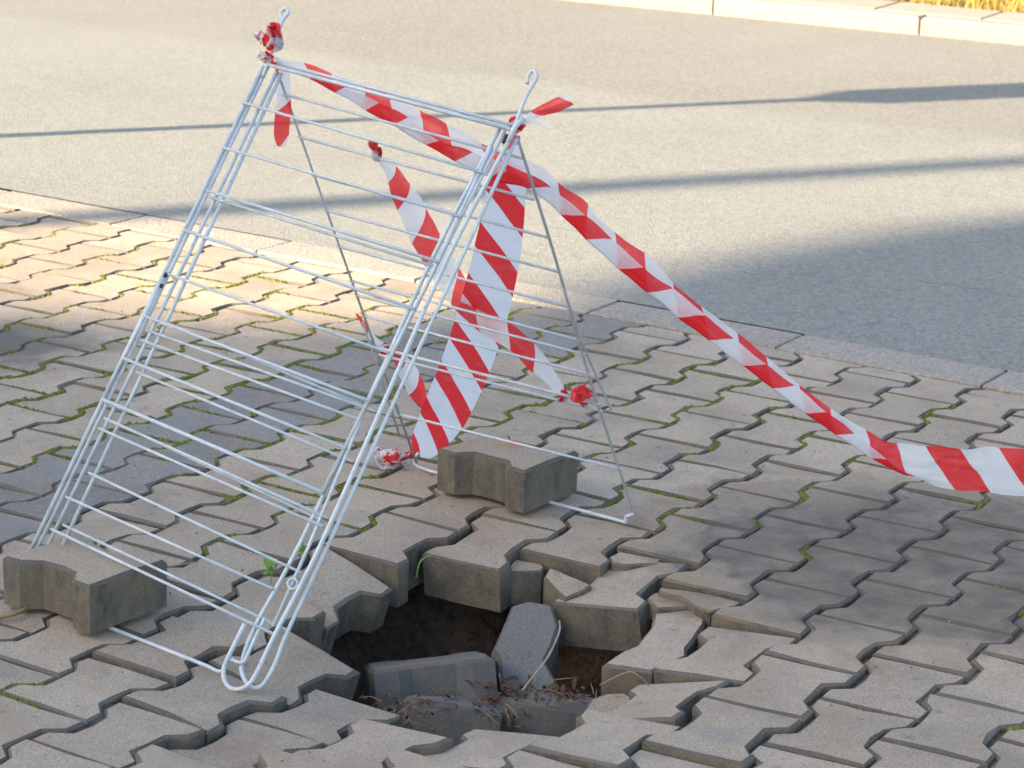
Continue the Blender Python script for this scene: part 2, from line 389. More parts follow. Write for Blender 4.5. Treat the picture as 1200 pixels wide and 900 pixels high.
# bedding sheet: sand in the joints, soil in the pit
SINK_XY = [(cell_xy(*k), v) for k, v in SINK.items()]
def miss_d(x, y): return min(math.hypot(x - m.x, y - m.y) for m in MISS_XY)
def bed_z(x, y):
    d = miss_d(x, y)
    flat = ztop(x, y) - .0058 + noise.noise((x * 40, y * 40, 1)) * .0015
    if abs(x - HOLE_C.x) < 1 and abs(y - HOLE_C.y) < 1:
        for c, (rl, rr, fl, fr) in SINK_XY:
            if abs(x - c.x) < .095 and abs(y - c.y) < .115:
                zz = -(rl + rr + fl + fr) / 4 - ((rr + fr) - (rl + fl)) / 2 / .168 * (x - c.x) - ((rl + rr) - (fl + fr)) / 2 / .2 * (y - c.y)
                flat = min(flat, zz - .013)
    if d > .24: return flat
    nz = noise.noise((x * 9, y * 9, 3)) * .03 + noise.noise((x * 30, y * 30, 5)) * .020 + noise.noise((x * 70, y * 70, 8)) * .012
    pts = [(0, -.30), (.05, -.285), (.09, -.24), (.13, -.195), (.17, -.165), (.205, -.125), (.24, None)]
    for (a, za), (b, zb) in zip(pts, pts[1:]):
        if a <= d <= b:
            zb2 = flat if zb is None else zb; f = (d - a) / (b - a)
            return za + (zb2 - za) * f + nz * (1 if zb is not None else (1 - f))
    return flat
def axis(a0, a1, b0, b1, fine, coarse):
    r = []; x = a0
    while x < b0: r.append(x); x += coarse
    x = b0
    while x < b1: r.append(x); x += fine
    x = b1
    while x < a1: r.append(x); x += coarse
    r.append(a1); return r
xs = axis(-9, 6, -.85, .42, .0085, .12); ys = axis(-6, .86, -1.62, -.42, .0085, .12)
vs = []
for y in ys:
    for x in xs:
        yy = min(y, KERB_Y(x) - .002) if y > .8 else y
        if y == ys[-1]: yy = KERB_Y(x) + .03
        vs.append((x, yy, bed_z(x, yy)))
nx = len(xs); fs = []; mi = []
for j in range(len(ys) - 1):
    for i in range(nx - 1):
        fs.append((j * nx + i, j * nx + i + 1, (j + 1) * nx + i + 1, (j + 1) * nx + i))
        mi.append(1 if miss_d((xs[i] + xs[i + 1]) / 2, (ys[j] + ys[j + 1]) / 2) < .225 else 0)
me = mesh('pavement', vs, fs); me.materials.append(M_SAND); me.materials.append(M_SOIL)
me.polygons.foreach_set('material_index', mi)
pavement = link('pavement', me, (), None, True); tag(pavement, kind='structure')

# which cells does the photograph show?
def proj(p):
    d = Vector(p) - CAM; z = d.dot(RZ); return (d.dot(RX) / z * FPX + 600, d.dot(RY) / z * FPX + 450)
rest_v, rest_f = [], []; restd_v, restd_f = [], []
npav = 0
def clipped(poly_w, top):
    """clip a plan outline at the kerb line"""
    out = []
    f = lambda p: KERB_Y(p[0]) - .008 - p[1]
    for i in range(len(poly_w)):
        a, b = poly_w[i], poly_w[(i + 1) % len(poly_w)]; fa, fb = f(a), f(b)
        if fa >= 0: out.append(a)
        if (fa >= 0) != (fb >= 0):
            k = fa / (fa - fb); out.append((a[0] + (b[0] - a[0]) * k, a[1] + (b[1] - a[1]) * k))
    res = []
    for p in out:
        if not res or math.hypot(p[0] - res[-1][0], p[1] - res[-1][1]) > .003: res.append(p)
    return res
for v in range(-44, 30):
    for k in range(-24, 7):
        u = k + (.5 if v % 2 == 0 else 0)
        if (v, u) in MISSING: continue
        c = cell_xy(v, u)
        if c.x < -6 or c.x > 3.6 or c.y < -4.4: continue
        ky = KERB_Y(c.x)
        if c.y - .1 > ky - .012: continue
        q = proj(c); vis = -75 < q[0] < 1275 and -75 < q[1] < 975
        rnd = random.Random(v * 1000 + int(u * 2)); seed = rnd.randrange(12); dark = is_dark(v, u)
        Mx = cell_matrix(v, u, rnd); flip = rnd.random() < .5
        if flip: Mx = Mx @ Matrix.Rotation(math.pi, 4, 'Z')
        cut = c.y + .11 > ky
        if cut:
            pw = clipped([tuple((Mx @ Vector((x, y, 0))).xy) for x, y in outline(seed)], 0)
            if len(pw) < 3: continue
            pl = [(x - c.x, y - c.y) for x, y in pw]
            dat = prism(pl, seed=seed); Mx = Matrix.Translation((c.x, c.y, rnd.gauss(0, .001)))
        if vis:
            if cut:
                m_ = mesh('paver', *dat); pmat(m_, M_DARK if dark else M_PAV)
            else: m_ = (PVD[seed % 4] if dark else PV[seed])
            o = bpy.data.objects.new('paver', m_); col.objects.link(o); o.parent = pavement; o.matrix_world = Mx; npav += 1
        else:
            V_, F_ = (restd_v, restd_f) if dark else (rest_v, rest_f)
            b = len(V_); sv, sf = dat if cut else ([tuple(x.co) for x in PV[seed].vertices], [tuple(p.vertices) for p in PV[seed].polygons])
            V_.extend([Mx @ Vector(p) for p in sv]); F_.extend([tuple(b + i for i in f) for f in sf])
print('pavers', npav)
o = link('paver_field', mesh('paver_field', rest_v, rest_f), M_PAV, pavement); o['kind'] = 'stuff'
o = link('dark_paver_field', mesh('dark_paver_field', restd_v, restd_f), M_DARK, pavement); o['kind'] = 'stuff'

# broken pieces still lying in the bed: outlines on a tilted top plane
def fragment(name, px, z, thick, parent, mat=M_PAV, sx=0, sy=0, bev=.003, seed=1, sub=True):
    c = sum((gz(x, y, z) for x, y in px), Vector()) / len(px)
    n = Vector((-sx, -sy, 1)).normalized()
    pts = [gpl(x, y, c, n) - c for x, y in px]
    rnd = random.Random(seed); loc = []
    for i, p in enumerate(pts):
        q = pts[(i + 1) % len(pts)]; loc.append((p.x, p.y))
        if sub and (q - p).length > .03:
            m = (p + q) / 2; loc.append((m.x + rnd.uniform(-.002, .002), m.y + rnd.uniform(-.002, .002)))
    vs, fs = prism(loc, 0, thick, bev, seed)
    vs = [(x, y, zz + sx * x + sy * y) for x, y, zz in vs]
    me = mesh(name, vs, fs); pmat(me, mat); o = link(name, me, mat, parent); o.location = c; return o
def fr(pts, ox, oy, s): return [(ox + x / s, oy + y / s) for x, y in pts]
# three quarter block left of the damp one
fragment('broken_paver', fr([(395, 668), (490, 607), (545, 585), (612, 500), (625, 432), (690, 425), (780, 427), (852, 470), (832, 512), (768, 598), (770, 632), (615, 700)], 600, 600, 3.75), -.034, .075, pavement, sx=.04, sy=.05, bev=.005, seed=3)
fragment('paver_fragment', fr([(592, 378), (632, 350), (720, 376), (772, 404), (774, 415), (640, 422)], 600, 600, 3.75), -.022, .03, pavement, seed=4)
fragment('paver_fragment', fr([(650, 330), (830, 353), (1010, 396), (985, 412), (872, 436), (800, 408), (735, 370), (645, 346)], 600, 600, 3.75), -.012, .04, pavement, seed=5)
fragment('paver_fragment', fr([(425, 196), (470, 172), (660, 207), (640, 226), (500, 232), (440, 222)], 600, 600, 3.75), -.010, .04, pavement, seed=6)
# flat splinters under the rim
fragment('paver_fragment', fr([(812, 236), (842, 206), (955, 228), (968, 244), (955, 258), (815, 262)], 380, 600, 3.75), -.030, .06, pavement, seed=7)
fragment('paver_fragment', fr([(965, 285), (990, 243), (1060, 270), (1175, 318), (1140, 345), (1060, 380), (1020, 345)], 380, 600, 3.75), -.026, .05, pavement, sx=-.06, sy=.28, seed=8)
fragment('paver_fragment', fr([(0, 400), (30, 345), (60, 300), (160, 262), (260, 258), (335, 300), (270, 370), (130, 420)], 680, 760, 5), -.075, .05, pavement, sx=.1, sy=.12, seed=9)

# loose blocks
def loose(name, c, long_ax, up, label, seed, mat=M_PAV, group=None):
    la = Vector(long_ax).normalized(); n = Vector(up); n = (n - la * n.dot(la)).normalized(); xa = la.cross(n)
    m = Matrix.Identity(4)
    for i in range(3): m[i][0] = xa[i]; m[i][1] = la[i]; m[i][2] = n[i]; m[i][3] = c[i]
    me = mesh(name, *prism(outline(seed, .001), 0, .08, .005, seed, chip=.25)); pmat(me, mat); o = link(name, me, mat)
    o.matrix_world = m; tag(o, label, 'paver', group); return o
FH = Vector((RZ.x, RZ.y, 0)).normalized(); RH = Vector((RX.x, RX.y, 0)).normalized(); UP = Vector((0, 0, 1))
def yawed(v, deg): return Matrix.Rotation(R_(deg), 3, 'Z') @ v

# ------------------------------------------------------------------ weights on the rack
W1 = gz(104, 743, 0.002); 
def weight(front, right, left, z, label, seed, mat=M_PAV):
    # front, right, left = pixels of the three lower corners in view
    f, r, l = gz(*front, z), gz(*right, z), gz(*left, z)
    la = (f - l).normalized(); c = (r + l) / 2; c.z = z + .08
    return loose('paver_weight', c, la, UP, label, seed, mat)
weight((106, 742), (193, 712), (8, 706), .004, 'weathered paver laid on the bottom wire under the folded rack panels', 31)
weight((610, 597), (673, 580), (516, 571), .008, 'paver with a rust stain on top weighing down the rear leg frame', 32, M_RUST)

# ------------------------------------------------------------------ fallen blocks in the hole
xf = (gz(427, 803, -.125) + gz(584, 782, -.125)) / 2
la = yawed(RH, 10) + UP * .085
loose('fallen_paver', xf + FH * .038 + UP * .012 - RH * .008, la, UP + FH * .33, 'fallen paver standing in the hole with its long side to the front', 41, M_COOL)
x2 = fragment('fallen_paver', [(576, 762), (588, 735), (600, 706), (620, 701), (647, 706), (656, 732), (648, 757), (640, 772), (655, 800), (640, 812), (604, 818), (586, 803), (584, 775)], -.10, .085, None, sx=.80 * FH.x + .18 * RH.x, sy=.80 * FH.y + .18 * RH.y, bev=.006, seed=42, sub=False, mat=M_COOL)
tag(x2, 'paver tipped steeply down into the hole with a pale root across it', 'paver')
loose('fallen_paver', gz(645, 828, -.105) + (yawed(FH, -8) - UP * .30) * .098, yawed(FH, -8) - UP * .30, UP + RH * .05, 'sunken paver behind the front lip of the hole with red leaves on it', 43, M_COOL)
loose('fallen_paver', gz(530, 826, -.105) + (yawed(FH, -20) - UP * .32) * .098, yawed(FH, -20) - UP * .32, UP, 'sunken paver half buried under the paver standing in the hole', 44, M_COOL)

# ------------------------------------------------------------------ road, kerbs, verge
def sheet(name, pts, mat, kind='structure'):
    o = link(name, mesh(name, pts, [tuple(range(len(pts)))]), mat); tag(o, kind=kind); return o
FK = lambda x: 6.42 + .06 * x            # far kerb line
sheet('ground', [(-150, -150, -.45), (150, -150, -.45), (150, 150, -.45), (-150, 150, -.45)], M_EARTH)
XW = 40
n = 40; vs = []; fs = []
for i in range(n + 1):
    x = -XW + 2 * XW * i / n
    vs += [(x, KERB_Y(max(-12, min(12, x))) + .170, -.002), (x, FK(max(-12, min(12, x))) + .05, -.004)]
for i in range(n): fs.append((2 * i, 2 * i + 2, 2 * i + 3, 2 * i + 1))
tag(link('road', mesh('road', vs, fs), M_ASPH), kind='structure')
kerb = empty('kerb'); tag(kerb, kind='structure')
L = .5
for i in range(-14, 8):
    x0 = -1.075 + i * L; x1 = x0 + L
    y0, y1 = KERB_Y(x0), KERB_Y(x1); w = .155; g = .003; rnd = random.Random(i)
    a = math.atan2(y1 - y0, L); ln = math.hypot(L, y1 - y0)
    vs, fs = box_data(g, ln - g, .004, w, -.2, 0, .003)
    o = link('kerb_stone', mesh('kerb_stone', vs, fs), M_KERB, kerb)
    o.location = (x0, y0, rnd.gauss(0, .0015)); o.rotation_euler = (rnd.gauss(0, .004), 0, a)
# crumbled tar edge along the kerb
fk = empty('far_kerb'); tag(fk, kind='structure'); ang = math.atan(.06)
for i in range(-9, 9):
    x0 = -2.40 + i * 1.0
    vs, fs = box_data(.004, .996, 0, .14, -.2, .075, .012)
    o = link('kerb_stone', mesh('far_kerb_stone', vs, fs), M_KERB, fk); o.location = (x0, FK(x0), 0); o.rotation_euler = (0, 0, ang)
fw = empty('far_path'); tag(fw, kind='structure')
for i in range(-18, 14):
    x0 = -2.66 + i * .5
    vs, fs = box_data(.004, .496, .145, .50, -.2, .074, .005)
    o = link('paving_slab', mesh('paving_slab', vs, fs), M_KERB, fw); o.location = (x0, FK(x0), random.Random(i).gauss(0, .002)); o.rotation_euler = (0, 0, ang)
vg = sheet('verge', [(-40, FK(-40) + .50, .060), (40, FK(40) + .50, .060), (40, 60, .06), (-40, 60, .06)], M_EARTH)
vs, fs = [], []; rnd = random.Random(3)
for i in range(9000):
    x = rnd.uniform(-5.2, 0.5); y = FK(x) + .47 + abs(rnd.gauss(0, .45))
    h = rnd.uniform(.04, .12); a = rnd.uniform(0, 6.28); w = rnd.uniform(.002, .004); lx, ly = rnd.gauss(0, .04), rnd.gauss(0, .04)
    dx, dy = math.cos(a) * w, math.sin(a) * w; b = len(vs)
    vs += [(x - dx, y - dy, .055), (x + dx, y + dy, .055), (x + lx * .4 + dx * .7, y + ly * .4 + dy * .7, .055 + h * .6), (x + lx * .4 - dx * .7, y + ly * .4 - dy * .7, .055 + h * .6), (x + lx, y + ly, .055 + h)]
    fs += [(b, b + 1, b + 2, b + 3), (b + 3, b + 2, b + 4)]
tag(link('dry_grass', mesh('dry_grass', vs, fs), M_DRYGRASS), 'yellowed dry grass behind the far kerb', 'grass', kind='stuff')

# ------------------------------------------------------------------ drying rack
rack = empty('drying_rack', gz(500, 640, 0)); tag(rack, 'white wire clothes drying rack set up as a barrier over the hole', 'drying rack')
RK = Vector(rack.location)
def rt(name, pts, r, mat=M_WIRE, n=8, parent=None): 
    return tube(name, [Vector(p) - RK for p in pts], r, mat, parent or rack, n)
T1, T2 = gy(318, 75, -.80), gy(605, 152, -.845)
FRt = gz(272, 797, -.018)
FN = (T2 - T1).cross(FRt - T1).normalized()
if FN.y > 0: FN = -FN                      # towards the camera
def F(px, py, off=0.0): return gpl(px, py, T1 + FN * off, FN)
BLt, BRt = gz(490, 548, .004), gz(741, 608, .004)
BN = (BRt - T2).cross(T1 - T2).normalized()
if BN.y > 0: BN = -BN
def B(px, py, off=0.0): return gpl(px, py, T2 + BN * off, BN)
rr, rc = .0038, .0024
# long rails of the nested front frames, left side
for p, q, r, off in [((309, 77), (14, 690), .0036, 0), ((314, 78), (24, 684), .0032, -.004), ((324, 85), (42, 668), .0032, -.008), ((330, 86), (60, 668), .0034, -.013)]:
    rt('rail', [F(*p, off), F(*q, off)], r)
rt('rail', [F(196, 318, .006), F(120, 468, .006)], .0026)
# right side
rt('rail_loop', smooth_path([F(*p, .004) for p in [(287, 731), (275, 755), (264, 778), (262, 793), (267, 804), (277, 808), (289, 804), (300, 790), (321, 746), (375, 640), (455, 460), (526, 300), (600, 158)]], 5), .0037)
rt('rail_loop', smooth_path([F(*p, -.007) for p in [(586, 150), (508, 300), (432, 468), (350, 640), (299, 734), (284, 774), (284, 790), (290, 801), (299, 806), (309, 801), (322, 778), (338, 738), (385, 638), (466, 462), (540, 304), (605, 163)]], 5), .0034)
rt('rail', [F(592, 153, -.002), F(516, 302, -.002), F(430, 474, -.002), F(362, 640, -.002), F(320, 734, -.002)], .0028)
rt('rail', [F(576, 172, .0), F(508, 318, .0), F(378, 577, .0)], .0034)
# ring on the inner rail
rt('rail_ring', [F(343 + 6 * math.cos(a / 10 * 6.283), 684 + 6.5 * math.sin(a / 10 * 6.283), .004) for a in range(11)], .0018, n=6)
# bottom wire with its kink
rt('base_bar', smooth_path([F(17, 692, -.004), F(24, 694, -.003)] + [F(x, 694 + (x - 24) * .396, -.003) for x in (80, 140, 200, 240)] + [F(257, 787, -.003), F(264, 781, -.002), F(270, 773, 0), F(279, 776, .0), F(287, 774, -.002), F(297, 752, -.003), F(311, 724, -.003)], 5), .0031)
# crossbars of the front frames: pixel ends
CB = [((315, 76), (604, 153), .0033, .004), ((326, 74), (606, 148), .0028, -.006), ((284, 120), (565, 202), rc, .005), ((262, 172), (548, 238), rc, -.006) if False else ((262, 173), (541, 254), rc, .005), ((258, 176), (538, 259), rc, -.004) if False else ((243, 230), (512, 313), rc, -.004),
      ((242, 223), (515, 307), .0028, .005), ((217, 270), (486, 362), .0028, .005), ((196, 321), (455, 413), rc, .006),
      ((168, 370), (433, 470), .0028, .006), ((172, 387), (440, 482), rc, -.004), ((164, 398), (422, 492), rc, -.002), ((192, 377), (428, 476), rc, -.008),
      ((145, 420), (405, 525), .0028, .006), ((160, 436), (414, 541), rc, -.003), ((120, 468), (378, 577), .0034, .006),
      ((122, 490), (384, 607), .0026, -.002), ((132, 494), (380, 611), rc, -.008), ((116, 502), (379, 617), rc, .003), ((95, 553), (352, 671), rc, -.006) if False else ((104, 554), (353, 671), rc, -.004),
      ((77, 582), (320, 690), rc, .003), ((74, 615), (338, 739), rc, -.006), ((60, 620), (323, 744), .0027, .004)]
for p, q, r, off in CB: rt('crossbar', [F(*p, off), F(*q, off)], r, n=6)
# hooks at the top of both end rails
rt('hook', smooth_path([F(600, 160), F(608, 135), F(617, 112), F(627, 95), F(629, 87), F(624, 83), F(619, 89), F(618, 98)], 4), .0032)
rt('hook', smooth_path([F(308, 90), F(316, 68), F(324, 45), F(331, 24), F(338, 15), F(335, 10), F(329, 15), F(331, 24)], 4), .0032)
rt('hook_clip', [F(596, 166, .006), F(604, 148, .006), F(614, 138, .004)], .0045)
M_CLIP = simple('dark_plastic', (.02, .02, .022), (.04, .04, .042), 50, rough=.5)
rt('clip', [F(195, 320, .007), F(193, 325, .007)], .0032, M_CLIP)
rt('clip', [F(190, 333, .007), F(188, 337, .007)], .0030, M_CLIP)
rt('clip', [F(594, 158, .004), F(590, 168, .004)], .0032, M_CLIP)
# rear frame
rt('rear_leg', [B(325, 84), BLt], .0022, M_WIREB); 
rt('rear_leg', smooth_path([B(606, 160), B(650, 300), B(690, 440), B(737, 585), B(741, 602)], 5), .0025, M_WIREB)
rt('rear_leg_loop', smooth_path([B(660, 338, .003), B(690, 420, .003), B(712, 470, .003), B(716, 478, .003), B(712, 480, .003)], 4), .0022, M_WIREB)
rt('rear_leg_loop', [B(425, 377, .003), B(468, 510, .003)], .0018, M_WIREB)
ba, bb = gz(490, 547, .009), gz(733, 612, .009)
rt('base_bar', smooth_path([BLt + UP * .03, ba] + [ba.lerp(bb, k) for k in (.3, .6, .9, .98)] + [bb, bb + UP * .010, bb + UP * .014 + RH * .010, BRt + UP * .010], 4), .0031)
lt, lb, rtp, rb = Vector((330, 100)), Vector((490, 548)), Vector((606, 160)), Vector((741, 604))
for x, y, r in [(614, 186, rc), (626, 234, rc), (641, 278, rc), (656, 319, rc), (668, 360, rc), (684, 400, rc), (688, 416, rc), (700, 441, rc), (704, 474, .0030), (706, 482, rc), (728, 550, rc)]:
    pr = B(x, y); dirn = (T1 - T2); k = (pr - T2).dot((BRt - T2).normalized()) / (BRt - T2).length
    pl = T1.lerp(BLt, k); rt('crossbar', [pl, pr], r, n=6)

# ------------------------------------------------------------------ barrier tape
def ribbon(name, rows, mat, parent=None, wr=.0018, seed=0, u0=0.0):
    """rows: list of (list of points across); builds one film with uv = metres along / across"""
    vs = []; n = len(rows[0]); fs = []; uv = []
    us = [u0]
    for a, b in zip(rows, rows[1:]): us.append(us[-1] + (b[n // 2] - a[n // 2]).length)
    for r, uu in zip(rows, us):
        w = 0
        for i, p in enumerate(r):
            if i: w += (p - r[i - 1]).length
            k = noise.noise(Vector((uu * 22 + seed, w * 30, seed))) * wr
            vs.append(p + Vector((k, k * .6, k))); uv.append((uu, w))
    for j in range(len(rows) - 1):
        for i in range(n - 1): fs.append((j * n + i, j * n + i + 1, (j + 1) * n + i + 1, (j + 1) * n + i))
    me = mesh(name, [v - (parent.location if parent else Vector()) for v in vs], fs); l = me.uv_layers.new(name='UVMap')
    for lp in me.loops: l.data[lp.index].uv = uv[lp.vertex_index]
    o = link(name, me, mat, parent, True); return o
def fold_rows(path, spec, sub=8, sc=.80):
    """path: centre points (fold line); spec per point: (front length, back length, front angle, back angle) angles from up, + = away from camera"""
    P = smooth_path(path, sub); rows = []
    for i, p in enumerate(P):
        k = i / sub; a = min(int(k), len(spec) - 1); b = min(a + 1, len(spec) - 1); f = k - int(k); f = f * f * (3 - 2 * f)
        s = [x + (y - x) * f for x, y in zip(spec[a], spec[b])]
        t = (P[min(i + 1, len(P) - 1)] - P[max(i - 1, 0)]).normalized()
        up = UP - t * UP.dot(t); up.normalize(); aw = t.cross(up); aw = -aw if aw.dot(FH) < 0 else aw
        row = []
        nn = 8
        def wob(m, ph): return .0035 * noise.noise(Vector((i * .09 + ph, m * .55, ph))) * min(1, m / 3)
        for m in range(nn, 0, -1): row.append(p + (up * math.cos(R_(s[2])) + aw * math.sin(R_(s[2]))) * s[0] * sc * m / nn + aw * wob(m, 2.3) * max(0, math.cos(R_(s[2]))))
        row.append(p.copy())
        for m in range(1, nn + 1): row.append(p + (up * math.cos(R_(s[3])) + aw * math.sin(R_(s[3]))) * s[1] * sc * m / nn + aw * wob(m, 7.1) * 1.4)
        rows.append(row)
    return rows
def crumple(name, c, r, parent, mat=M_TAPE, seed=0, stretch=(1, 1, 1), sub=4):
    bm = bmesh.new(); bmesh.ops.create_icosphere(bm, subdivisions=sub, radius=1)
    l = bm.loops.layers.uv.new('UVMap')
    for v in bm.verts:
        n1 = .95 + .5 * noise.noise(v.co * 1.7 + Vector((seed, 0, 0))) + .55 * abs(noise.noise(v.co * 3.2 + Vector((0, seed, 0)))) - .30 * abs(noise.noise(v.co * 6.5 + Vector((0, 0, seed))))
        v.co = Vector((v.co.x * stretch[0], v.co.y * stretch[1], v.co.z * stretch[2])) * n1 * r
    for f in bm.faces:
        for lp in f.loops: lp[l].uv = (lp.vert.co.x + seed * .037, lp.vert.co.z)
    me = bpy.data.meshes.new(name); bm.to_mesh(me); bm.free()
    o = link(name, me, mat, parent); o.location = Vector(c) - (parent.location if parent else Vector()); return o

def knot(c, r, parent, mat=M_TAPE, seed=0, stretch=(1, 1, 1)):
    rnd = random.Random(seed); c = Vector(c)
    crumple('knot', c, r * .72, parent, mat, seed, stretch, 3)
    pts = []
    for i in range(13):
        v = Vector((rnd.gauss(0, 1), rnd.gauss(0, 1), rnd.gauss(0, 1))).normalized() * r * rnd.uniform(.7, 1.15)
        pts.append(Vector((v.x * stretch[0], v.y * stretch[1], v.z * stretch[2])))
    P = smooth_path(pts, 7); rows = []
    for i, p in enumerate(P):
        t = (P[min(i + 1, len(P) - 1)] - P[max(i - 1, 0)]).normalized(); ac = t.cross(p).normalized() if t.cross(p).length > 1e-6 else Vector((0, 0, 1)); w = r * (1.0 + .35 * math.sin(i * .31 + seed))
        rows.append([c + p + ac * w * q * .5 + p.normalized() * (.18 * r * math.cos(q * 9 + i * .2)) for q in (-1, -.66, -.33, 0, .33, .66, 1)])
    ribbon('knot_wrap', rows, mat, parent, .0008, seed, seed * .017)

# long tape: along the top of the rack, then down to the right and out of the picture
PA = Vector((-.25, -.752, 0)); PB = Vector((.44, -.33, 0)); PNv = Vector((-(PB - PA).y, (PB - PA).x, 0)).normalized()
def Tp(x, y): return gpl(x, y, PA, PNv)
path = [gy(314, 78, -.785), gy(362, 93, -.785), gy(400, 113, -.785), gy(442, 136, -.785), gy(475, 156, -.785), gy(512, 177, -.785), gy(550, 198, -.782), gy(588, 214, -.775)] + \
       [Tp(*p) for p in [(618, 220), (640, 236), (664, 258), (690, 284), (747, 333), (785, 364), (857, 419), (927, 472), (973, 505), (1017, 534), (1060, 556), (1112, 565), (1153, 573), (1200, 578), (1290, 580)]]
spec = [(.016, .022, -20, 10), (.018, .030, -20, 25), (.028, .040, -22, 30), (.034, .050, -20, 25), (.040, .056, -16, 30), (.034, .060, -30, 12), (.042, .058, -20, 28), (.046, .052, -14, 20),
        (.034, .050, -25, 20), (.030, .052, -20, 38), (.034, .056, -14, 26), (.040, .054, -12, 34), (.036, .060, -16, 22), (.042, .052, -12, 36), (.036, .050, -16, 28), (.034, .044, -14, 34), (.030, .040, -18, 26), (.024, .044, -30, 18), (.016, .066, -60, 6), (.016, .076, -140, -4), (.006, .090, -180, 4), (.006, .092, -180, 4), (.006, .092, -180, 4)]
last = path[-1]
STAKE = Vector((.98, .02, 0))
path.append(Vector((STAKE.x, STAKE.y, .52))); spec.append((.006, .04, -180, 4))
tape = empty('barrier_tape', gz(600, 560, 0)); tag(tape, 'long red and white barrier tape tied along the rack top and sagging across the paving', 'barrier tape')
ribbon('tape_strip', fold_rows(path, spec, 9), M_TAPE, tape, wr=.002, seed=2, u0=.03)
knot(gy(318, 46, -.80), .017 * 1.15, tape, seed=5, stretch=(.9, .8, 1.15))
knot(gy(311, 68, -.80), .009 * 1.15, tape, seed=9, stretch=(1.4, .8, .7))
knot(gy(303, 42, -.80), .007 * 1.15, tape, seed=13, stretch=(1.5, .8, .8))
knot(gy(605, 147, -.825), .0125, tape, seed=21, stretch=(1.3, .8, .8))
def flat_strip(name, px, widths, Ys, parent, mat=M_TAPE, seed=0, wr=.002, sub=6, u0=0, curl=.0):
    P = smooth_path([(B(x, y, Y + 10) if Y < -5 else gy(x, y, Y)) for (x, y), Y in zip(px, Ys)], sub); rows = []
    for i, p in enumerate(P):
        k = i / sub; a = min(int(k), len(widths) - 1); b = min(a + 1, len(widths) - 1); f = k - int(k)
        w = widths[a] + (widths[b] - widths[a]) * f
        t = (P[min(i + 1, len(P) - 1)] - P[max(i - 1, 0)]).normalized(); vd = (p - CAM).normalized()
        ac = t.cross(vd).normalized(); nn = ac.cross(t).normalized()
        rows.append([p + ac * w * s + nn * curl * w * (abs(s) * 2) ** 2 for s in (-.5, -.33, -.17, 0, .17, .33, .5)])
    return ribbon(name, rows, mat, parent, wr, seed, u0)
# loose ends
flat_strip('tape_end', [(331, 80), (332, 110), (331, 140), (330, 160), (329, 172)], [.022, .026, .027, .027, .012], [-.775] * 5, tape, seed=3, u0=.052, curl=.2)
flat_strip('tape_end', [(612, 143), (630, 132), (650, 124), (668, 117)], [.010, .016, .022, .018], [-.82, -.815, -.81, -.805], tape, seed=8, u0=.095, curl=.5)
flat_strip('tape_end', [(612, 143), (630, 142), (646, 150)], [.008, .010, .004], [-.825, -.82, -.818], tape, seed=15, u0=.075)
flat_strip('tape_end', [(602, 158), (600, 175), (603, 200)], [.02, .03, .04], [-.80, -.785, -.775], tape, seed=18, u0=.02)

# broad flat striped strip stretched down to the rear foot
t2 = empty('striped_barrier_tape', gz(490, 548, 0)); tag(t2, 'broad flat diagonally striped tape stretched inside the rack down to its rear foot', 'barrier tape')
flat_strip('tape_strip', [(597, 196), (592, 232), (582, 300), (565, 370), (545, 430), (520, 486), (497, 522), (482, 533)], [.060, .066, .080, .088, .090, .088, .060, .015], [-10.03, -10.03, -10.028, -10.026, -10.024, -10.022, -10.016, -10.006], t2, M_TAPE2, seed=30, wr=.001, u0=.0)
knot(B(480, 533), .008 * 1.15, t2, seed=33)
knot(gz(457, 537, .020), .021, t2, M_TAPE4, seed=35, stretch=(1.35, .8, .75))
knot(gz(444, 530, .020), .012, t2, M_TAPE4, seed=36, stretch=(1.3, .8, .8))
# narrow twisted strip tied between two rear wires
t3 = empty('twisted_barrier_tape', gz(600, 545, 0)); tag(t3, 'narrow twisted tape tied from an upper rear wire down to a lower one', 'barrier tape')
flat_strip('tape_strip', [(447, 186), (462, 207), (482, 245), (505, 290), (535, 340), (565, 375), (600, 396), (630, 425), (655, 455), (662, 464)], [.010, .026, .046, .050, .046, .040, .040, .034, .020, .010], [-10.0, -10.012, -10.016, -10.016, -10.016, -10.014, -10.012, -10.012, -10.008, -10.0], t3, M_TAPE, seed=50, wr=.003, u0=.07, curl=.25)
knot(B(442, 180), .009 * 1.15, t3, seed=51, stretch=(.8, .8, 1.3)); knot(B(437, 169), .0075 * 1.15, t3, seed=52, stretch=(.8, .8, 1.4))
knot(B(660, 465), .008 * 1.15, t3, seed=53); knot(B(681, 464), .019, t3, M_TAPE3, seed=54, stretch=(1.4, .8, .75))
# short strip
t4 = empty('short_barrier_tape', gz(460, 555, 0)); tag(t4, 'short curled tape end knotted on the left rear leg beside the broad strip', 'barrier tape')
flat_strip('tape_strip', [(458, 412), (468, 420), (480, 440), (490, 462), (497, 478)], [.012, .022, .034, .034, .018], [-10.0, -10.006, -10.012, -10.016, -10.018], t4, M_TAPE, seed=60, u0=.0, curl=.4)
knot(B(452, 410), .010 * 1.15, t4, seed=61)
flat_strip('tape_end', [(447, 405), (437, 396), (428, 382), (417, 368)], [.014, .012, .008, .003], [-10.0, -10.0, -10.004, -10.004], t4, M_TAPE, seed=62, u0=.09)

# ------------------------------------------------------------------ stake that holds the far end of the tape (out of the picture)
st = empty('steel_stake', STAKE); tag(st, 'thin steel stake on a round base holding the loose tape end', 'stake')
tube('rod', [(0, 0, .02), (0, 0, .75)], .008, M_WIREB, st)
tube('base', [(0, 0, 0), (0, 0, .03)], [.13, .12], M_KERB, st, 16)

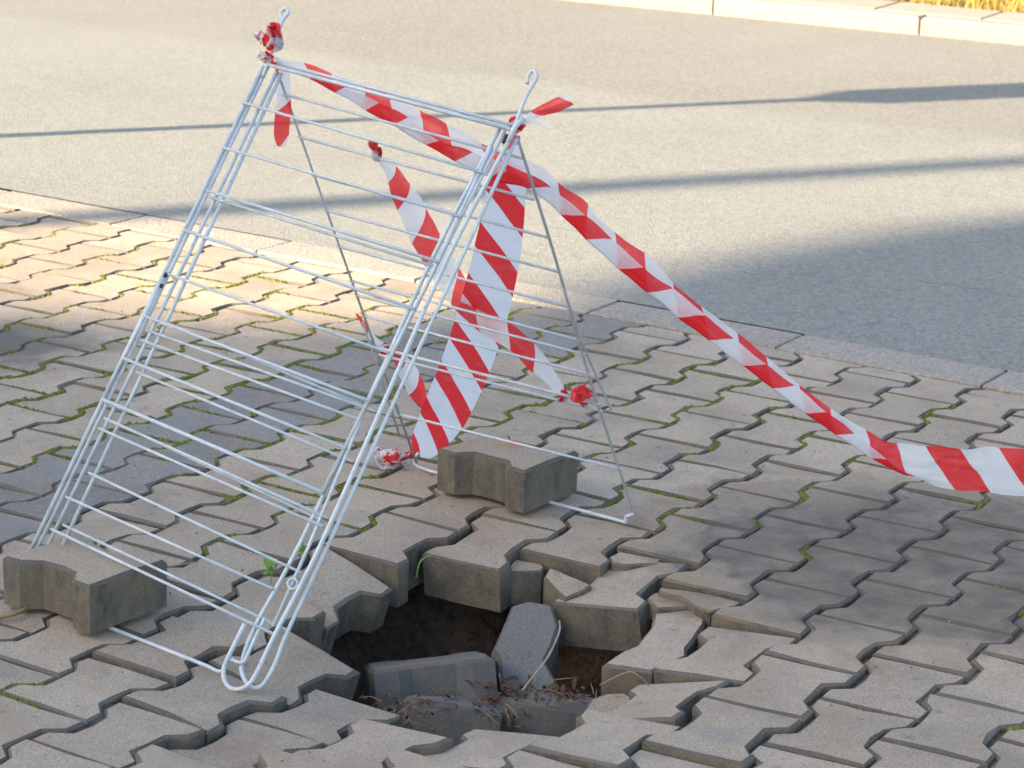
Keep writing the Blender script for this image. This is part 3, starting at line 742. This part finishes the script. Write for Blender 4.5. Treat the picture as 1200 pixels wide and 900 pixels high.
# ------------------------------------------------------------------ small stuff: moss, grit, litter, plants
MV, MF = [], []
def blob(V_, F_, c, rx, ry, rz, rnd, yaw=0):
    b = len(V_); ca, sa = math.cos(yaw), math.sin(yaw)
    def add(x, y, z):
        j = rnd.uniform(.75, 1.25); x *= rx * j; y *= ry * j; z *= rz * rnd.uniform(.7, 1.3)
        V_.append((c[0] + x * ca - y * sa, c[1] + x * sa + y * ca, c[2] + z))
    add(0, 0, 1)
    for k in range(6): a = k * 1.0472; add(math.cos(a) * .8, math.sin(a) * .8, .45)
    for k in range(6): a = k * 1.0472 + .5; add(math.cos(a), math.sin(a), -.3)
    for k in range(6):
        F_.append((b, b + 1 + k, b + 1 + (k + 1) % 6)); F_.append((b + 1 + k, b + 7 + k, b + 1 + (k + 1) % 6)); F_.append((b + 1 + (k + 1) % 6, b + 7 + k, b + 7 + (k + 1) % 6))
rnd = random.Random(11)
GV, GF = [], []; SV, SF = [], []
o2 = [(CX, CY), (CX, .060), (CH, .036), (CH, -.036), (CX, -.060), (CX, -CY), (-CX, -CY)]
for v in range(-26, 10):
    for k in range(-10, 6):
        u = k + (.5 if v % 2 == 0 else 0)
        if (v, u) in MISSING or (v, u) in SINK: continue
        c = cell_xy(v, u); q = proj(c)
        if not (-60 < q[0] < 1260 and 200 < q[1] < 960) or c.y + .09 > KERB_Y(c.x): continue
        for (ax, ay), (bx, by) in zip(o2, o2[1:]):
            ln = math.hypot(bx - ax, by - ay); n = int(ln / .0035)
            diag = abs(ax - bx) > .01 and abs(ay - by) > .01
            for i in range(n):
                f = (i + rnd.random()) / n; x = c.x + ax + (bx - ax) * f; y = c.y + ay + (by - ay) * f
                reg = math.exp(-((x + 1.35) / 1.25) ** 4) * math.exp(-((y - .15) / .95) ** 4)
                nz = noise.noise((x * 5.5, y * 5.5, 2)) + .45 * noise.noise((x * 17, y * 17, 4)) + (.14 if diag else 0)
                if nz > .46 - .50 * reg and dep(x, y) > -.012:
                    s = rnd.uniform(.6, 1.35) * (1.25 if diag else 1)
                    blob(MV, MF, (x + rnd.gauss(0, .0012), y + rnd.gauss(0, .0012), -.0038 + rnd.uniform(-.002, .0012) + ztop(x, y)), .0050 * s, .0042 * s, .0050 * s, rnd, rnd.uniform(0, 3))
                elif rnd.random() < .10: blob(SV, SF, (x, y, ztop(x, y) - .0052), .003 * rnd.uniform(.5, 1.3), .0025 * rnd.uniform(.5, 1.3), .002, rnd, rnd.uniform(0, 3))
for i in range(2400):
    x = rnd.uniform(-3, .9); y = rnd.uniform(-1.9, .85)
    q = proj((x, y, 0))
    if not (0 < q[0] < 1200 and 0 < q[1] < 900) or miss_d(x, y) < .22: continue
    s = rnd.uniform(.0006, .0011) + .0012 * rnd.random() ** 4; blob(GV, GF, (x, y, ztop(x, y) + .0005), s * 1.2, s, s, rnd, rnd.uniform(0, 3))
rnd2 = random.Random(5)
for i in range(1600):        # soil crumbs in the pit
    m = rnd2.choice(MISS_XY); x = m.x + rnd2.gauss(0, .08); y = m.y + rnd2.gauss(0, .08)
    s = rnd2.uniform(.0015, .0075) * rnd2.random() ** .5; blob(SV, SF, (x, y, bed_z(x, y) + s * .3), s, s * .8, s * .7, rnd2, rnd2.uniform(0, 3))
tag(link('moss', mesh('moss', MV, MF), M_MOSS, None, True), 'green moss growing in the joints between the pavers', 'moss', kind='stuff')
tag(link('grit', mesh('grit', GV, GF), M_GRIT), 'scattered grit and crumbs on the paving and in the hole', 'grit', kind='stuff')

tag(link('soil_crumbs', mesh('soil_crumbs', SV, SF), M_SOIL), 'loose crumbs of brown soil in the joints and the hole', 'soil', kind='stuff')
# litter in the hole
LVv, LF = [], []; rnd = random.Random(23)
def leaf(c, ln, w, az, tilt, V_=LVv, F_=LF):
    b = len(V_); d = Vector((math.cos(az) * math.cos(tilt), math.sin(az) * math.cos(tilt), math.sin(tilt))); s = Vector((-math.sin(az), math.cos(az), rnd.uniform(-.4, .4))).normalized(); n = d.cross(s)
    for k, wk, lift in ((0, .12, 0), (.3, .9, .12), (.6, 1, .16), (.85, .55, .05), (1, .06, -.1)):
        p = c + d * ln * k + n * lift * ln
        V_ += [p - s * w * wk * .5 + n * w * .2 * wk, p.copy(), p + s * w * wk * .5 + n * w * .25 * wk]
    for k in range(4):
        for m in range(2): F_.append((b + k * 3 + m, b + k * 3 + m + 1, b + k * 3 + m + 4, b + k * 3 + m + 3))
def litter(px, z, n, sp, zs=.012):
    for i in range(int(n * 1.25)):
        c = gz(px[0] + rnd.gauss(0, sp[0]), px[1] + rnd.gauss(0, sp[1]), z + rnd.gauss(0, zs))
        leaf(c, rnd.uniform(.008, .028), rnd.uniform(.003, .010), rnd.uniform(0, 6.28), rnd.uniform(-.4, .7))
litter((592, 835), -.12, 46, (14, 16)); litter((662, 817), -.095, 36, (20, 4)); litter((600, 808), -.11, 26, (22, 6)); litter((465, 836), -.085, 40, (26, 8)); litter((580, 820), -.12, 20, (20, 10)); litter((520, 822), -.1, 20, (40, 5))
tag(link('leaf_litter', mesh('leaf_litter', LVv, LF), M_LITTER, None, True), 'dead brown and red leaves gathered in the front of the hole', 'leaves', kind='stuff')
TV, TF = [], []
for i in range(32):
    cpx = rnd.choice([((665, 815), (26, 6), -.09), ((465, 836), (26, 8), -.08), ((590, 830), (20, 14), -.11), ((480, 836), (22, 6), -.08)])
    c = gz(cpx[0][0] + rnd.gauss(0, cpx[1][0]), cpx[0][1] + rnd.gauss(0, cpx[1][1]), cpx[2]); a = rnd.uniform(0, 6.28); l = rnd.uniform(.02, .05)
    d = Vector((math.cos(a), math.sin(a), rnd.uniform(-.2, .5))) * l
    tube_data([c, c + d * .5 + Vector((0, 0, rnd.gauss(0, .005))), c + d], [.0009, .0008, .0004], 4, False, TV, TF)
tag(link('dry_stalks', mesh('dry_stalks', TV, TF), M_STRAW), 'thin dry stalks lying among the leaves in the hole', 'stalks', kind='stuff')
# root across the tipped block
rp = [(612, 806), (628, 785), (643, 765), (655, 738), (655, 725)]
tag(tube('root', smooth_path([gz(x, y, -.075 + .05 * k / 4) + (-RZ) * .035 for k, (x, y) in enumerate(rp)], 5), [.0016] * 21, M_ROOT, None, 5), 'thin pale root hanging across the tipped paver', 'root')
tag(tube('straw', smooth_path([gz(703, 803, -.06), gz(735, 788, -.02) , gz(748, 792, -.02), gz(760, 803, -.04)], 5), .0013, M_STRAW, None, 5), 'bent yellow straw sticking out at the right rim of the hole', 'straw')
tag(tube('straw', smooth_path([gz(198, 664, .004), gz(215, 661, .006), gz(232, 658, .003)], 4), .0014, M_STRAW, None, 5), 'pale straw lying on the paving behind the front rack wires', 'straw')
tag(tube('straw', smooth_path([gz(-6, 724, .003), gz(14, 720, .005), gz(34, 712, .004)], 4), .004, M_STRAW, None, 5), 'twisted dry stalk lying beside the weathered paver weight', 'straw')
BVv, BF = [], []
for a_, b_, c_ in [((488, 676, -.02), (494, 656, .012), (514, 648, .006))]:
    P = smooth_path([gz(*a_), gz(*b_), gz(*c_)], 5); tube_data(P, [.0013] * 6 + [.0012, .001, .0008, .0006, .0004], 4, False, BVv, BF)
tag(link('grass_blade', mesh('grass_blade', BVv, BF), M_LEAFG), 'single bright green grass blade at the rear rim of the hole', 'grass')
def sprig(px, label, seed):
    global rnd
    rnd = random.Random(seed); V_, F_ = [], []; c = gz(px[0], px[1], -.006)
    for k in range(6): leaf(c + Vector((rnd.gauss(0, .004), rnd.gauss(0, .004), .004 + .004 * k)), rnd.uniform(.014, .024), rnd.uniform(.009, .014), rnd.uniform(0, 6.28), rnd.uniform(.2, 1.0), V_, F_)
    tube_data([c - Vector((0, 0, .01)), c + Vector((.001, 0, .03))], .001, 5, False, V_, F_)
    tag(link('seedling', mesh('seedling', V_, F_), M_LEAFG, None, True), label, 'plant')
sprig((318, 678), 'small green seedling in a wide joint behind the rack wires', 3)
sprig((352, 655), 'tiny green seedling between the right rails of the rack', 9)

# ------------------------------------------------------------------ out of view, behind left: an added building shaped for its shade; sign and lamp
def SD(s, d, z=0): return SN * s + SH * d + Vector((0, 0, z))
TE = math.tan(SUN_EL)
def H(d, at): return (d - at) * TE
def extr(name, prof, d0, d1, mat, parent):
    vs = [SD(s, d0, z) for s, z in prof] + [SD(s, d1, z) for s, z in prof]; n = len(prof)
    fs = [tuple(range(n)), tuple(reversed(range(n, 2 * n)))] + [(i, i + n, (i + 1) % n + n, (i + 1) % n) for i in range(n)]
    return link(name, mesh(name, vs, fs), mat, parent)
M_WALL = simple('shade_house_render', (.42, .38, .32), (.52, .47, .40), 2); M_ROOF = simple('shade_house_roof', (.14, .06, .04), (.22, .10, .06), 6)
M_GLASS = NT('window_glass'); M_GLASS.p.inputs['Base Color'].default_value = (.03, .04, .05, 1); M_GLASS.p.inputs['Roughness'].default_value = .08; M_GLASS = M_GLASS.m
hs = empty('shade_house'); tag(hs, 'unseen added building, outlined to throw its shade over the paving', 'shade_house')  # unseen building, added only to shade the paving
DH = -26.0
extr('shade_wall', [(-14, -.4), (1.45, -.4), (1.45, H(3.0, DH)), (-14, H(3.0, DH))], DH, DH - 9, M_WALL, hs)
extr('shade_roof', [(-14.4, H(3.0, DH) + .004), (1.45, H(3.0, DH) + .004), (-6.5, H(11, DH))], DH + .3, DH - 9.4, M_ROOF, hs)
extr('shade_edge_board', [(1.452, H(.02, DH)), (1.66, H(.42, DH)), (1.88, H(1.05, DH)), (2.06, H(1.9, DH)), (2.16, H(3.8, DH)), (1.452, H(4.4, DH))], DH + .02, DH - .15, M_ROOF, hs)  # added board, its outline fitted to the shade edge on the road
extr('shade_wing', [(1.455, -.4), (14, -.4), (14, H(-3, DH)), (3.4, H(-1.9, DH)), (2.1, H(-1.2, DH)), (1.70, H(-.80, DH)), (1.455, H(-.30, DH))], DH - .1, DH - 7, M_WALL, hs)  # added too, top line stepped to shape the shade on the paving
for s in (-7, -4.6, -2.2, .1, 3.2, 5.6):
    for z in (1.2, 4.2, 7.2):
        f = -.1 if s > 1.5 else 0
        w = extr('window', [(s, z), (s + 1.1, z), (s + 1.1, z + 1.3), (s, z + 1.3)], DH + .06 + f, DH + .004 + f, M_WALL, hs)
        extr('pane', [(s + .08, z + .08), (s + 1.02, z + .08), (s + 1.02, z + 1.22), (s + .08, z + 1.22)], DH + .075 + f, DH + .062 + f, M_GLASS, w)
M_POST = simple('post_paint', (.22, .23, .23), (.28, .29, .29), 4, rough=.5)
SB = -2.7
l1 = empty('road_sign', SD(4.03, SB)); tag(l1, 'road sign on a slim grey pole beside the paving', 'road sign')
tube('pole', [(0, 0, -.02), (0, 0, 3.3)], .034, M_POST, l1, 12)
zb = H(2.35, SB)
pl = [(.03, zb), (.155, zb + .13), (.155, zb + .95), (.05, zb + 1.05), (-.05, zb + 1.05), (-.155, zb + .95), (-.155, zb + .13), (-.03, zb)]
vs = [SN * a + SH * .036 + Vector((0, 0, z)) for a, z in pl] + [SN * a + SH * .042 + Vector((0, 0, z)) for a, z in pl]
fs = [tuple(range(8)), tuple(reversed(range(8, 16)))] + [(i, i + 8, (i + 1) % 8 + 8, (i + 1) % 8) for i in range(8)]
link('sign_plate', mesh('sign_plate', vs, fs), M_POST, l1)
l2 = empty('tall_street_lamp', SD(2.77, -13.2)); tag(l2, 'tall grey street lamp standing in front of the added building', 'street lamp')
tube('pole', [(0, 0, 0), (0, 0, 9.2)], [.09, .075], M_POST, l2, 12)
tube('lamp_head', [(0, 0, 9.15), tuple(SN * .5 + Vector((0, 0, 9.5))), tuple(SN * 1.1 + Vector((0, 0, 9.55)))], [.05, .06, .09], M_POST, l2, 10)
